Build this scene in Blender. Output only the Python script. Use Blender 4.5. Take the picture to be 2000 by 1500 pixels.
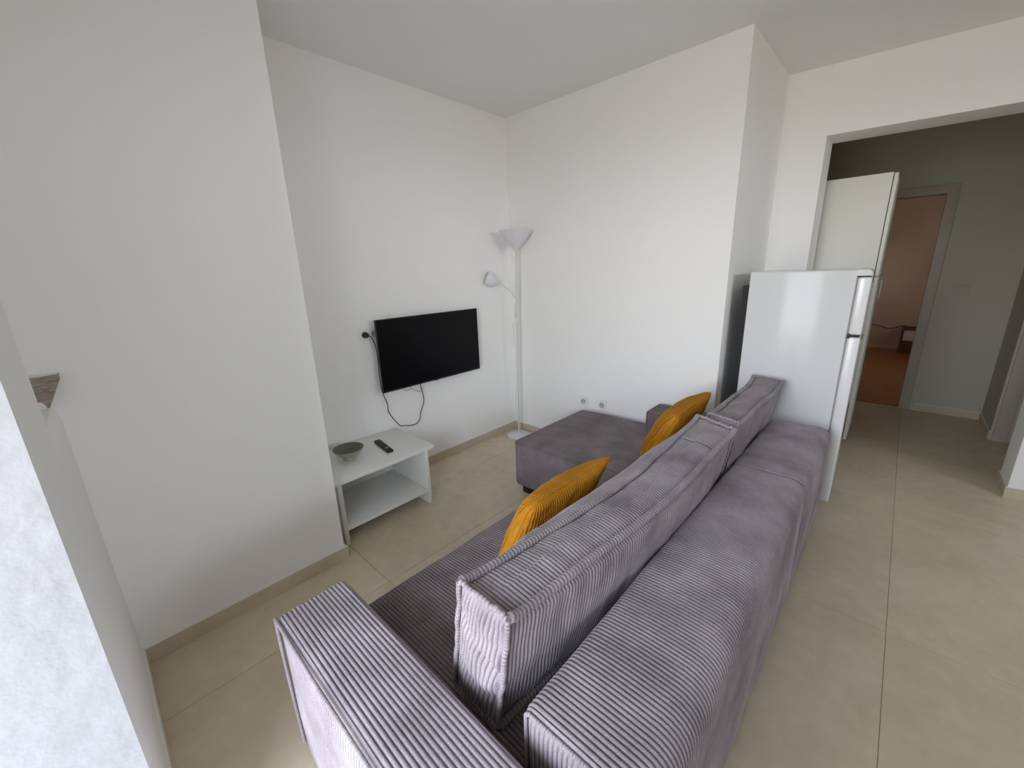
import bpy, bmesh, math, random
import numpy as np
from mathutils import Vector, Matrix, noise

random.seed(7)
for o in list(bpy.data.objects):
    bpy.data.objects.remove(o)
SC = bpy.context.scene
COL = SC.collection

# ------------------------------------------------------------------ camera
cam_data = bpy.data.cameras.new('camera')
cam = bpy.data.objects.new('camera', cam_data)
COL.objects.link(cam)
cam_data.sensor_fit = 'HORIZONTAL'
cam_data.sensor_width = 36.0
cam_data.lens = 795.8334 * 36.0 / 2000.0
cam_data.clip_start = 0.02
_r = Vector((0.73035965, 0.68224167, -0.03348248))
_u = Vector((-0.15978637, 0.21830309, 0.9627108))
_f = Vector((-0.66411075, 0.69777508, -0.26845269))
cam.matrix_world = Matrix(((_r.x, _u.x, -_f.x, 2.59987), (_r.y, _u.y, -_f.y, -2.76034),
                           (_r.z, _u.z, -_f.z, 1.50153), (0, 0, 0, 1)))
SC.camera = cam

# ------------------------------------------------------------------ daylight
world = bpy.data.worlds.new('sky')
SC.world = world
world.use_nodes = True
wn, wl = world.node_tree.nodes, world.node_tree.links
wn.clear()
w_out = wn.new('ShaderNodeOutputWorld')
w_bg = wn.new('ShaderNodeBackground')
w_tc = wn.new('ShaderNodeTexCoord')
w_sep = wn.new('ShaderNodeSeparateXYZ')
w_map = wn.new('ShaderNodeMapRange')
w_map.inputs[1].default_value = -1.0
w_map.inputs[2].default_value = 1.0
w_ramp = wn.new('ShaderNodeValToRGB')
cr = w_ramp.color_ramp
cr.elements[0].position = 0.0
cr.elements[0].color = (0.30, 0.28, 0.25, 1)
cr.elements[1].position = 1.0
cr.elements[1].color = (0.62, 0.80, 1.15, 1)
for pos, c in ((0.47, (0.36, 0.34, 0.31, 1)), (0.52, (1.0, 0.99, 1.02, 1)), (0.62, (0.86, 0.93, 1.08, 1))):
    e = cr.elements.new(pos)
    e.color = c
wl.new(w_tc.outputs['Generated'], w_sep.inputs[0])
wl.new(w_sep.outputs['Z'], w_map.inputs[0])
wl.new(w_map.outputs[0], w_ramp.inputs[0])
wl.new(w_ramp.outputs[0], w_bg.inputs[0])
wl.new(w_bg.outputs[0], w_out.inputs[0])
w_bg.inputs[1].default_value = 9.3


def portal(name, loc, rot, sx, sy):
    d = bpy.data.lights.new(name, 'AREA')
    d.shape = 'RECTANGLE'
    d.size, d.size_y = sx, sy
    d.cycles.is_portal = True
    o = bpy.data.objects.new(name, d)
    COL.objects.link(o)
    o.location = loc
    o.rotation_euler = rot
    return o


DOOR_X0, DOOR_X1, DOOR_Z = 1.545, 2.50, 2.35
WT = 0.36            # thickness of the balcony wall
portal('balcony_door_portal', ((DOOR_X0 + DOOR_X1) / 2, -2.865 - WT - 0.01, DOOR_Z / 2), (math.pi / 2, 0, 0), DOOR_X1 - DOOR_X0, DOOR_Z)

WY0, WY1, WZ0, WZ1 = -2.20, -0.30, 1.90, 2.50      # unseen window added in the right wall for side light
portal('added_window_portal', (6.72, (WY0 + WY1) / 2, (WZ0 + WZ1) / 2), (0, math.pi / 2, 0), WZ1 - WZ0, WY1 - WY0)

vs = SC.view_settings
SC.display_settings.display_device = 'sRGB'
vs.view_transform = 'Standard'
vs.look = 'None'
vs.gamma = 1.0
vs.use_curve_mapping = False
vs.exposure = 0.68
SC.cycles.max_bounces = 12
SC.cycles.diffuse_bounces = 8
SC.cycles.use_denoising = True


# ------------------------------------------------------------------ materials
def new_mat(name):
    m = bpy.data.materials.new(name)
    m.use_nodes = True
    nt = m.node_tree
    b = nt.nodes['Principled BSDF']
    return m, nt, b


def plain(name, col, rough=0.5, spec=0.5, metal=0.0, coat=0.0, bump=None, vary=0.0, vscale=4.0, sheen=0.0):
    """flat paint / plastic with optional noise tint and fine relief (object coordinates)"""
    m, nt, b = new_mat(name)
    b.inputs['Base Color'].default_value = (*col, 1)
    b.inputs['Roughness'].default_value = rough
    b.inputs['Specular IOR Level'].default_value = spec
    b.inputs['Metallic'].default_value = metal
    b.inputs['Coat Weight'].default_value = coat
    b.inputs['Coat Roughness'].default_value = 0.06
    if sheen:
        b.inputs['Sheen Weight'].default_value = sheen
        b.inputs['Sheen Roughness'].default_value = 0.45
    tc = nt.nodes.new('ShaderNodeTexCoord')
    if vary:
        n = nt.nodes.new('ShaderNodeTexNoise')
        n.inputs['Scale'].default_value = vscale
        n.inputs['Detail'].default_value = 5
        r = nt.nodes.new('ShaderNodeMapRange')
        r.inputs[1].default_value = 0.3
        r.inputs[2].default_value = 0.7
        r.inputs[3].default_value = 1 - vary
        r.inputs[4].default_value = 1 + vary
        h = nt.nodes.new('ShaderNodeVectorMath')
        h.operation = 'SCALE'
        h.inputs[0].default_value = col
        nt.links.new(tc.outputs['Object'], n.inputs['Vector'])
        nt.links.new(n.outputs[0], r.inputs[0])
        nt.links.new(r.outputs[0], h.inputs['Scale'])
        nt.links.new(h.outputs[0], b.inputs['Base Color'])
    if bump:
        last = None
        for sc, st, dist in bump:
            n = nt.nodes.new('ShaderNodeTexNoise')
            n.inputs['Scale'].default_value = sc
            n.inputs['Detail'].default_value = 4
            bp = nt.nodes.new('ShaderNodeBump')
            bp.inputs['Strength'].default_value = st
            bp.inputs['Distance'].default_value = dist
            nt.links.new(tc.outputs['Object'], n.inputs['Vector'])
            nt.links.new(n.outputs[0], bp.inputs['Height'])
            if last:
                nt.links.new(last.outputs[0], bp.inputs['Normal'])
            last = bp
        nt.links.new(last.outputs[0], b.inputs['Normal'])
    return m


def tile_mat(name, base, dark, light, rough):
    """beige stone-look porcelain: two noise layers and a small shift from piece to piece"""
    m, nt, b = new_mat(name)
    N, L = nt.nodes, nt.links
    tc = N.new('ShaderNodeTexCoord')
    geo = N.new('ShaderNodeNewGeometry')
    n1 = N.new('ShaderNodeTexNoise')
    n1.inputs['Scale'].default_value = 2.2
    n1.inputs['Detail'].default_value = 8
    n1.inputs['Roughness'].default_value = 0.62
    n1.inputs['Distortion'].default_value = 0.8
    n2 = N.new('ShaderNodeTexNoise')
    n2.inputs['Scale'].default_value = 16
    n2.inputs['Detail'].default_value = 6
    L.new(geo.outputs['Position'], n1.inputs['Vector'])
    L.new(geo.outputs['Position'], n2.inputs['Vector'])
    mx = N.new('ShaderNodeMix')
    mx.data_type = 'FLOAT'
    mx.inputs[0].default_value = 0.35
    L.new(n1.outputs[0], mx.inputs[2])
    L.new(n2.outputs[0], mx.inputs[3])
    rp = N.new('ShaderNodeValToRGB')
    rp.color_ramp.elements[0].position = 0.34
    rp.color_ramp.elements[0].color = (*dark, 1)
    rp.color_ramp.elements[1].position = 0.66
    rp.color_ramp.elements[1].color = (*light, 1)
    e = rp.color_ramp.elements.new(0.5)
    e.color = (*base, 1)
    L.new(mx.outputs[0], rp.inputs[0])
    oi = N.new('ShaderNodeObjectInfo')
    mr = N.new('ShaderNodeMapRange')
    mr.inputs[3].default_value = 0.965
    mr.inputs[4].default_value = 1.035
    L.new(oi.outputs['Random'], mr.inputs[0])
    sc = N.new('ShaderNodeVectorMath')
    sc.operation = 'SCALE'
    L.new(rp.outputs[0], sc.inputs[0])
    L.new(mr.outputs[0], sc.inputs['Scale'])
    L.new(sc.outputs[0], b.inputs['Base Color'])
    b.inputs['Roughness'].default_value = rough
    b.inputs['Specular IOR Level'].default_value = 0.4
    return m


def cord_fabric(name, col, col2, sheen, scale=5.0):
    """corduroy pile: brushed patches and a fine fleck; the ribs themselves are modelled"""
    m, nt, b = new_mat(name)
    N, L = nt.nodes, nt.links
    geo = N.new('ShaderNodeNewGeometry')
    n1 = N.new('ShaderNodeTexNoise')
    n1.inputs['Scale'].default_value = scale
    n1.inputs['Detail'].default_value = 6
    n1.inputs['Roughness'].default_value = 0.6
    n2 = N.new('ShaderNodeTexNoise')
    n2.inputs['Scale'].default_value = 420
    n2.inputs['Detail'].default_value = 2
    L.new(geo.outputs['Position'], n1.inputs['Vector'])
    L.new(geo.outputs['Position'], n2.inputs['Vector'])
    mx = N.new('ShaderNodeMix')
    mx.data_type = 'FLOAT'
    mx.inputs[0].default_value = 0.4
    L.new(n1.outputs[0], mx.inputs[2])
    L.new(n2.outputs[0], mx.inputs[3])
    rp = N.new('ShaderNodeValToRGB')
    rp.color_ramp.elements[0].position = 0.36
    rp.color_ramp.elements[0].color = (*col2, 1)
    rp.color_ramp.elements[1].position = 0.64
    rp.color_ramp.elements[1].color = (*col, 1)
    L.new(mx.outputs[0], rp.inputs[0])
    at = N.new('ShaderNodeAttribute')
    at.attribute_name = 'groove_shade'
    gm = N.new('ShaderNodeMapRange')
    gm.inputs[3].default_value = 1.0
    gm.inputs[4].default_value = 0.30  # shade between the ribs, painted into the colour
    L.new(at.outputs['Fac'], gm.inputs[0])
    gs = N.new('ShaderNodeVectorMath')
    gs.operation = 'SCALE'
    L.new(rp.outputs[0], gs.inputs[0])
    L.new(gm.outputs[0], gs.inputs['Scale'])
    L.new(gs.outputs[0], b.inputs['Base Color'])
    b.inputs['Roughness'].default_value = 0.95
    b.inputs['Specular IOR Level'].default_value = 0.12
    b.inputs['Sheen Weight'].default_value = sheen
    b.inputs['Sheen Roughness'].default_value = 0.4
    b.inputs['Sheen Tint'].default_value = (0.95, 0.93, 1.0, 1)
    bp = N.new('ShaderNodeBump')
    bp.inputs['Strength'].default_value = 0.35
    bp.inputs['Distance'].default_value = 0.0015
    L.new(n2.outputs[0], bp.inputs['Height'])
    L.new(bp.outputs[0], b.inputs['Normal'])
    return m


def wood_mat(name, c1, c2, axis_scale, rough=0.35):
    m, nt, b = new_mat(name)
    N, L = nt.nodes, nt.links
    geo = N.new('ShaderNodeNewGeometry')
    mp = N.new('ShaderNodeMapping')
    mp.inputs['Scale'].default_value = axis_scale
    n = N.new('ShaderNodeTexNoise')
    n.inputs['Scale'].default_value = 3
    n.inputs['Detail'].default_value = 8
    n.inputs['Distortion'].default_value = 0.6
    rp = N.new('ShaderNodeValToRGB')
    rp.color_ramp.elements[0].position = 0.35
    rp.color_ramp.elements[0].color = (*c1, 1)
    rp.color_ramp.elements[1].position = 0.68
    rp.color_ramp.elements[1].color = (*c2, 1)
    L.new(geo.outputs['Position'], mp.inputs[0])
    L.new(mp.outputs[0], n.inputs['Vector'])
    L.new(n.outputs[0], rp.inputs[0])
    L.new(rp.outputs[0], b.inputs['Base Color'])
    b.inputs['Roughness'].default_value = rough
    return m


M = {}
M['wall'] = plain('wall_paint', (0.88, 0.88, 0.856), 0.85, 0.25, bump=[(9, 0.12, 0.01), (70, 0.08, 0.003)])
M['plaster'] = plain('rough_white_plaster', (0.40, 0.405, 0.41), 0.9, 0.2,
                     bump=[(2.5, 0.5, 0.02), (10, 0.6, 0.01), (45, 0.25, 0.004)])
M['ceiling'] = plain('ceiling_paint', (0.84, 0.84, 0.82), 0.9, 0.2, bump=[(6, 0.08, 0.01)])
M['hall'] = plain('hall_paint_dimmed', (0.50, 0.485, 0.405), 0.85, 0.25, bump=[(9, 0.1, 0.01)])  # wall white darkened: the dim light of the hall is in the colour
M['pink'] = plain('bedroom_paint', (0.62, 0.47, 0.365), 0.85, 0.2, vary=0.06, vscale=1.5)
M['tile'] = tile_mat('beige_floor_tile', (0.61, 0.525, 0.385), (0.545, 0.46, 0.33), (0.67, 0.585, 0.445), 0.36)
M['skirt'] = tile_mat('beige_skirting_tile', (0.58, 0.50, 0.375), (0.52, 0.445, 0.33), (0.63, 0.55, 0.43), 0.4)
M['grout'] = plain('grout', (0.42, 0.365, 0.285), 0.9, 0.2)
M['caulk'] = plain('white_caulk', (0.8, 0.79, 0.75), 0.7)
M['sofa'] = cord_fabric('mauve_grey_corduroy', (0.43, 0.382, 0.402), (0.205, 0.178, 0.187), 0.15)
M['sofa_shaded'] = cord_fabric('mauve_grey_corduroy_shaded', (0.29, 0.242, 0.25), (0.14, 0.117, 0.119), 0.12)  # same corduroy, darkened as shade on seat, chaise and far arm
M['mustard'] = cord_fabric('mustard_corduroy', (0.50, 0.215, 0.016), (0.34, 0.135, 0.009), 0.1, 9.0)
M['mustard'].node_tree.nodes['Principled BSDF'].inputs['Sheen Tint'].default_value = (1.0, 0.7, 0.3, 1)
M['black'] = plain('black_plastic', (0.012, 0.012, 0.013), 0.45, 0.4)
M['screen'] = plain('dark_screen', (0.003, 0.003, 0.004), 0.3, 0.15)
M['foot'] = plain('black_foot', (0.01, 0.01, 0.01), 0.5)
M['white_gloss'] = plain('white_enamel', (0.70, 0.71, 0.71), 0.12, 0.14)
M['white_door'] = plain('white_fridge_door', (0.80, 0.80, 0.80), 0.22, 0.5)
M['back_shade'] = plain('condenser_shade', (0.012, 0.012, 0.012), 0.7)  # condenser blackened to paint the shade in the gap beside the fridge
M['gasket'] = plain('grey_gasket', (0.35, 0.35, 0.36), 0.7)
M['white_lam'] = plain('white_laminate', (0.76, 0.77, 0.74), 0.35, 0.4)
M['cream_lam'] = plain('cream_laminate', (0.74, 0.74, 0.68), 0.4, 0.4)
M['beige_edge'] = plain('cream_door_edge', (0.74, 0.72, 0.64), 0.45)
M['lamp'] = plain('white_lamp_paint', (0.68, 0.68, 0.69), 0.4, 0.5)
M['shade'] = plain('white_lamp_plastic', (0.74, 0.74, 0.775), 0.5, 0.4)
M['switch'] = plain('white_switch_plastic', (0.82, 0.82, 0.80), 0.35, 0.5)
M['dark_hole'] = plain('socket_pin_hole', (0.02, 0.02, 0.02), 0.6)
M['recess'] = plain('socket_well_shade', (0.55, 0.55, 0.53), 0.5)  # white well darkened, its shade painted into the colour
M['bowl_in'] = plain('olive_glaze', (0.13, 0.13, 0.105), 0.4, 0.5, vary=0.15, vscale=20)
M['bowl_out'] = plain('cream_glaze', (0.38, 0.36, 0.29), 0.45, 0.5, vary=0.12, vscale=30)
M['key'] = plain('grey_rubber_keys', (0.045, 0.045, 0.05), 0.6)
M['red_key'] = plain('pale_key', (0.55, 0.55, 0.55), 0.6)
M['greycord'] = plain('grey_cable', (0.45, 0.45, 0.46), 0.5)
M['chrome'] = plain('brushed_steel', (0.62, 0.62, 0.62), 0.3, 0.5, metal=1.0)
M['frame'] = plain('door_frame_paint', (0.46, 0.41, 0.34), 0.5, 0.4, vary=0.05, vscale=8)
M['frame_dark'] = plain('door_leaf_brown', (0.16, 0.085, 0.06), 0.5, 0.4)
M['parquet'] = wood_mat('orange_parquet', (0.25, 0.10, 0.022), (0.40, 0.175, 0.045), (1.2, 9.0, 1), 0.3)
M['stone'] = wood_mat('grey_brown_stone', (0.20, 0.16, 0.125), (0.42, 0.36, 0.30), (3, 8, 40), 0.8)
M['balcony'] = plain('balcony_tile', (0.42, 0.41, 0.39), 0.7)
M['night'] = plain('nightstand_brown', (0.10, 0.05, 0.03), 0.5)
M['night_front'] = plain('nightstand_cream', (0.62, 0.55, 0.48), 0.5)


# ------------------------------------------------------------------ mesh helpers
def link(name, me, m=None, parent=None):
    o = bpy.data.objects.new(name, me)
    COL.objects.link(o)
    if m is not None:
        me.materials.append(m)
    if parent is not None:
        o.parent = parent
    return o


def mesh_np(name, verts, faces, smooth=True, angle=None):
    me = bpy.data.meshes.new(name)
    me.from_pydata([tuple(v) for v in verts], [], faces)
    if smooth:
        me.polygons.foreach_set('use_smooth', [True] * len(me.polygons))
    me.update()
    if angle:
        me.set_sharp_from_angle(angle=math.radians(angle))
    return me


class Bag:
    """collects pieces of ONE part"""

    def __init__(self):
        self.bm = bmesh.new()

    def box(self, lo, hi, bev=0.0, seg=2):
        b = bmesh.new()
        r = bmesh.ops.create_cube(b, size=1.0)
        lo, hi = Vector(lo), Vector(hi)
        for v in b.verts:
            v.co = Vector(((lo.x + hi.x) / 2 + v.co.x * (hi.x - lo.x), (lo.y + hi.y) / 2 + v.co.y * (hi.y - lo.y),
                           (lo.z + hi.z) / 2 + v.co.z * (hi.z - lo.z)))
        if bev:
            bmesh.ops.bevel(b, geom=b.edges[:], offset=bev, segments=seg, affect='EDGES', profile=0.5)
        self._merge(b)
        return self

    def prism(self, poly, z0, z1):
        """poly: list of (x,y) counter-clockwise"""
        vs_ = [self.bm.verts.new((x, y, z0)) for x, y in poly] + [self.bm.verts.new((x, y, z1)) for x, y in poly]
        n = len(poly)
        self.bm.faces.new(vs_[:n][::-1])
        self.bm.faces.new(vs_[n:])
        for i in range(n):
            j = (i + 1) % n
            self.bm.faces.new((vs_[i], vs_[j], vs_[n + j], vs_[n + i]))
        return self

    def prism_x(self, poly, x0, x1):
        """poly in (y,z)"""
        a = [self.bm.verts.new((x0, y, z)) for y, z in poly]
        b = [self.bm.verts.new((x1, y, z)) for y, z in poly]
        n = len(poly)
        self.bm.faces.new(a[::-1])
        self.bm.faces.new(b)
        for i in range(n):
            j = (i + 1) % n
            self.bm.faces.new((a[i], a[j], b[j], b[i]))
        bmesh.ops.recalc_face_normals(self.bm, faces=self.bm.faces[:])
        return self

    def tube(self, pts, r, seg=10, caps=True):
        pts = [Vector(p) for p in pts]
        n = len(pts)
        rad = r if callable(r) else (lambda i, t: r)
        up = None
        rings = []
        for i, p in enumerate(pts):
            d = (pts[min(i + 1, n - 1)] - pts[max(i - 1, 0)]).normalized()
            if up is None:
                up = d.orthogonal().normalized()
            else:
                up = (up - d * up.dot(d))
                up = up.normalized() if up.length > 1e-6 else d.orthogonal().normalized()
            side = d.cross(up)
            rr = rad(i, i / (n - 1))
            rings.append([self.bm.verts.new(p + (up * math.cos(2 * math.pi * k / seg) + side * math.sin(2 * math.pi * k / seg)) * rr)
                          for k in range(seg)])
        for a, b in zip(rings, rings[1:]):
            for k in range(seg):
                k2 = (k + 1) % seg
                self.bm.faces.new((a[k], a[k2], b[k2], b[k]))
        if caps:
            self.bm.faces.new(rings[0][::-1])
            self.bm.faces.new(rings[-1])
        return self

    def lathe(self, prof, origin=(0, 0, 0), axis=(0, 0, 1), seg=40):
        """prof: (radius, height) along axis"""
        q = Vector((0, 0, 1)).rotation_difference(Vector(axis).normalized())
        o = Vector(origin)
        rings = []
        for r, h in prof:
            if r < 1e-6:
                rings.append([self.bm.verts.new(o + q @ Vector((0, 0, h)))])
            else:
                rings.append([self.bm.verts.new(o + q @ Vector((r * math.cos(2 * math.pi * k / seg), r * math.sin(2 * math.pi * k / seg), h)))
                              for k in range(seg)])
        for a, b in zip(rings, rings[1:]):
            for k in range(seg):
                k2 = (k + 1) % seg
                if len(a) == 1 and len(b) == 1:
                    continue
                if len(a) == 1:
                    self.bm.faces.new((a[0], b[k2], b[k]))
                elif len(b) == 1:
                    self.bm.faces.new((a[k], a[k2], b[0]))
                else:
                    self.bm.faces.new((a[k], a[k2], b[k2], b[k]))
        return self

    def _merge(self, b):
        vm = {v: self.bm.verts.new(v.co) for v in b.verts}
        for f in b.faces:
            self.bm.faces.new([vm[v] for v in f.verts])
        b.free()

    def build(self, name, m, parent=None, smooth=True, angle=35, origin=None):
        bmesh.ops.recalc_face_normals(self.bm, faces=self.bm.faces[:])
        if origin is not None:
            bmesh.ops.translate(self.bm, verts=self.bm.verts[:], vec=-Vector(origin))
        me = bpy.data.meshes.new(name)
        self.bm.to_mesh(me)
        self.bm.free()
        if smooth:
            me.polygons.foreach_set('use_smooth', [True] * len(me.polygons))
            me.set_sharp_from_angle(angle=math.radians(angle))
        o = link(name, me, m, parent)
        if origin is not None:
            o.location = origin
        return o


def smooth_path(pts, n=12):
    """Catmull-Rom through the points"""
    pts = [Vector(p) for p in pts]
    P = [pts[0] * 2 - pts[1]] + pts + [pts[-1] * 2 - pts[-2]]
    out = []
    for i in range(1, len(P) - 2):
        a, b, c, d = P[i - 1], P[i], P[i + 1], P[i + 2]
        for k in range(n):
            t = k / n
            out.append(0.5 * ((2 * b) + (c - a) * t + (2 * a - 5 * b + 4 * c - d) * t * t + (3 * b - a - 3 * c + d) * t ** 3))
    out.append(pts[-1])
    return out


def thing(name, label, cat, loc=(0, 0, 0), group=None):
    o = bpy.data.objects.new(name, None)
    o.empty_display_size = 0.05
    COL.objects.link(o)
    o.location = loc
    return tag(o, label, cat, group)


def tag(o, label, cat, group=None):
    o['label'] = label
    o['category'] = cat
    if group:
        o['group'] = group
    return o


def struct(o, label=None):
    o['kind'] = 'structure'
    if label:
        o['label'] = label
    return o


def keep(child, parent):
    """parent without moving (parents here are unrotated)"""
    child.parent = parent
    child.matrix_parent_inverse = Matrix.Translation(-Vector(parent.location))
    return child


# ------------------------------------------------------------------ room shell
H = 2.70
Y0 = -2.865          # inner face of the balcony wall
XR = 6.5             # right wall of the living room
XP = 0.581           # face of the pier on the left
YP = -2.006          # its corner
HB = 0.069


def wall(name, bag, m, label=None):
    return struct(bag.build(name, m, smooth=False), label)


# line of the wall with the hall opening (a little out of square)
def yh(x):
    return 0.87 + 0.125 * (x - 1.80)


TH = 0.275
w_left = wall('wall_left', Bag().box((-0.15, YP - 0.05, 0), (0, 0.15, H)), M['wall'], 'white wall that carries the television')
pier = Bag().box((-0.15, Y0 - WT, 0), (XP, YP, H))
for v in pier.bm.verts:                      # the corner is a little out of plumb
    if v.co.y > YP - 0.01:
        v.co.y = YP - 0.016 * (1 - v.co.z / H)
w_pier = wall('wall_left_pier', pier, M['wall'], 'white pier standing out on the left')
w_back = wall('wall_back', Bag().box((0, 0, 0), (1.812, 1.3, H)), M['wall'], 'white wall behind the chaise, up to the recess')
XO0, XO1, ZO = 2.069, 3.285, 2.29
hb_ = Bag()
hb_.prism([(1.812, yh(1.812)), (XO0, yh(XO0)), (XO0, yh(XO0) + TH), (1.812, yh(1.812) + TH)], 0, H)
hb_.prism([(XO1, yh(XO1)), (XR, yh(XR)), (XR, yh(XR) + TH), (XO1, yh(XO1) + TH)], 0, H)
hb_.prism([(XO0, yh(XO0)), (XO1, yh(XO1)), (XO1, yh(XO1) + TH), (XO0, yh(XO0) + TH)], ZO, H)
w_hall = wall('wall_hall', hb_, M['wall'], 'white wall with the wide hall opening')
w_right = wall('wall_right', Bag().box((XR, Y0 - WT, 0), (XR + 0.2, WY0, H)).box((XR, WY1, 0), (XR + 0.2, 1.6, H))
               .box((XR, WY0, 0), (XR + 0.2, WY1, WZ0)).box((XR, WY0, WZ1), (XR + 0.2, WY1, H)), M['wall'])
YF = 2.847
DX0, DX1, DZ = 1.95, 2.775, 2.058
fb = Bag().box((1.3, YF, 0), (DX0, YF + 0.12, H)).box((DX1, YF, 0), (4.22, YF + 0.12, H)).box((DX0, YF, DZ), (DX1, YF + 0.12, H))
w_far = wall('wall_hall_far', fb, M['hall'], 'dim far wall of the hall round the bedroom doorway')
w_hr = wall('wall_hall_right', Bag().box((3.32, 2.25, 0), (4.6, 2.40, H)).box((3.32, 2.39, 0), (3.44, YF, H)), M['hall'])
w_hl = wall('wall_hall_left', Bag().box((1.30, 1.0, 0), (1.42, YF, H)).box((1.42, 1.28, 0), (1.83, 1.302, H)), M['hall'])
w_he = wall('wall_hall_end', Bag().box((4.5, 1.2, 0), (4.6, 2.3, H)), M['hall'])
ceil = struct(Bag().box((-0.15, Y0 - WT, H), (XR + 0.15, 6.9, H + 0.12)).build('ceiling', M['ceiling'], smooth=False))

# balcony wall: solid panel with a shallow recess above a parapet, then the door opening
fw = Bag()
NX = 1.115           # the shallow niche runs from the pier to here
fw.prism_x([(Y0 - WT, 0), (Y0, 0), (Y0, 1.068), (-2.880, 1.119), (Y0 - WT, 1.119)], XP - 0.02, NX)
fw.box((XP - 0.02, Y0 - WT, 1.119), (NX, Y0 - 0.10, H))
fw.box((NX, Y0 - WT, 0), (DOOR_X0 - 0.003, Y0, H))
fw.box((DOOR_X0, Y0 - WT, DOOR_Z), (DOOR_X1, Y0, H))
fw.box((DOOR_X1, Y0 - WT, 0), (XR, Y0, H))
w_front = wall('wall_front', fw, M['wall'], 'balcony wall with the bright door reveal')
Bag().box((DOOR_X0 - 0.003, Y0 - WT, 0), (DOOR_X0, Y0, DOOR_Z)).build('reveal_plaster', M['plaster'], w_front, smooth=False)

# bedroom beyond
bb = Bag().box((1.3, 6.63, 0), (4.2, 6.75, H)).box((1.2, YF + 0.12, 0), (1.32, 6.7, H))
bb.box((4.1, YF + 0.12, 0), (4.22, 4.2, H)).box((4.1, 5.0, 0), (4.22, 6.7, H)).box((4.1, 4.2, 0), (4.22, 5.0, 1.15)).box((4.1, 4.2, 1.85), (4.22, 5.0, H))
w_bed = wall('wall_bedroom', bb, M['pink'], 'pinkish brown bedroom wall seen through the doorway')
portal('bedroom_window_portal', (4.24, 4.6, 1.5), (0, math.pi / 2, 0), 0.7, 0.8)

# floor: slab with separate 60 x 120 tiles
floor = struct(Bag().box((-0.15, Y0 - WT, -0.12), (XR + 0.15, YF + 0.06, -0.004)).build('floor', M['grout'], smooth=False),
               'beige stone-look tiled floor')
TW, TL, GX, GY = 0.615, 1.22, 0.315, -0.74
tile_cache = {}


def tile_mesh(w, l):
    k = (round(w, 4), round(l, 4))
    if k not in tile_cache:
        b = bmesh.new()
        bmesh.ops.create_cube(b, size=1.0)
        for v in b.verts:
            v.co = Vector((v.co.x * w, v.co.y * l, v.co.z * 0.008))
        bmesh.ops.bevel(b, geom=[e for e in b.edges if all(v.co.z > 0 for v in e.verts)], offset=0.0009, segments=1, affect='EDGES')
        me = bpy.data.meshes.new('tile')
        b.to_mesh(me)
        b.free()
        me.materials.append(M['tile'])
        tile_cache[k] = me
    return tile_cache[k]


FX0, FX1, FY0, FY1 = 0.0, XR, Y0, YF + 0.05
for i in range(-1, 11):
    for j in range(-3, 4):
        x0, x1 = GX + TW * i, GX + TW * (i + 1)
        y0, y1 = GY + TL * j, GY + TL * (j + 1)
        x0, x1, y0, y1 = max(x0, FX0), min(x1, FX1), max(y0, FY0), min(y1, FY1)
        if x1 - x0 < 0.03 or y1 - y0 < 0.03:
            continue
        if x1 <= 1.82 and y0 >= 0:
            continue
        if y0 >= 2.9:
            continue
        g = 0.0016
        o = bpy.data.objects.new('tile', tile_mesh(x1 - x0 - g, y1 - y0 - g))
        COL.objects.link(o)
        o.parent = floor
        o.location = ((x0 + x1) / 2, (y0 + y1) / 2, -0.004)

fl_bed = struct(Bag().box((1.3, YF + 0.061, -0.12), (4.2, 6.7, -0.012)).build('floor_bedroom', M['grout'], smooth=False), 'orange brown wooden bedroom floor')
# parquet strips, each its own piece
pl_mesh = {}
py = YF + 0.075
row = 0
while py < 6.62:
    ln = 0.9
    xs = 1.33 + (row % 3) * 0.3 - 0.6
    while xs < 4.08:
        a, b2 = max(xs, 1.33), min(xs + ln, 4.08)
        if b2 - a > 0.05:
            k = round(b2 - a, 3)
            if k not in pl_mesh:
                bb2 = Bag().box((-k / 2 + 0.0008, -0.0592, -0.006), (k / 2 - 0.0008, 0.0592, 0.006))
                tmp = bb2.build('plank', M['parquet'], smooth=False)
                pl_mesh[k] = tmp.data
                o = tmp
            else:
                o = bpy.data.objects.new('plank', pl_mesh[k])
                COL.objects.link(o)
            o.parent = fl_bed
            o.location = ((a + b2) / 2, py + 0.06, -0.006)
        xs += ln
    py += 0.12
    row += 1


# skirting tiles with a pale caulk line along the top
def skirt(name, p0, p1, nrm, h=HB, t=0.009):
    p0, p1, nrm = Vector((*p0, 0)), Vector((*p1, 0)), Vector((*nrm, 0)).normalized()
    b = Bag()
    q = [p0, p1, p1 + nrm * t, p0 + nrm * t]
    poly = [(v.x, v.y) for v in q]
    b.prism(poly, 0.0005, h)
    o = struct(b.build(name, M['skirt'], smooth=False))
    c = Bag()
    q = [p0, p1, p1 + nrm * (t * 0.75), p0 + nrm * (t * 0.75)]
    c.prism([(v.x, v.y) for v in q], h, h + 0.0035)
    cc = c.build('caulk_line', M['caulk'], o, smooth=False)
    return o


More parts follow.
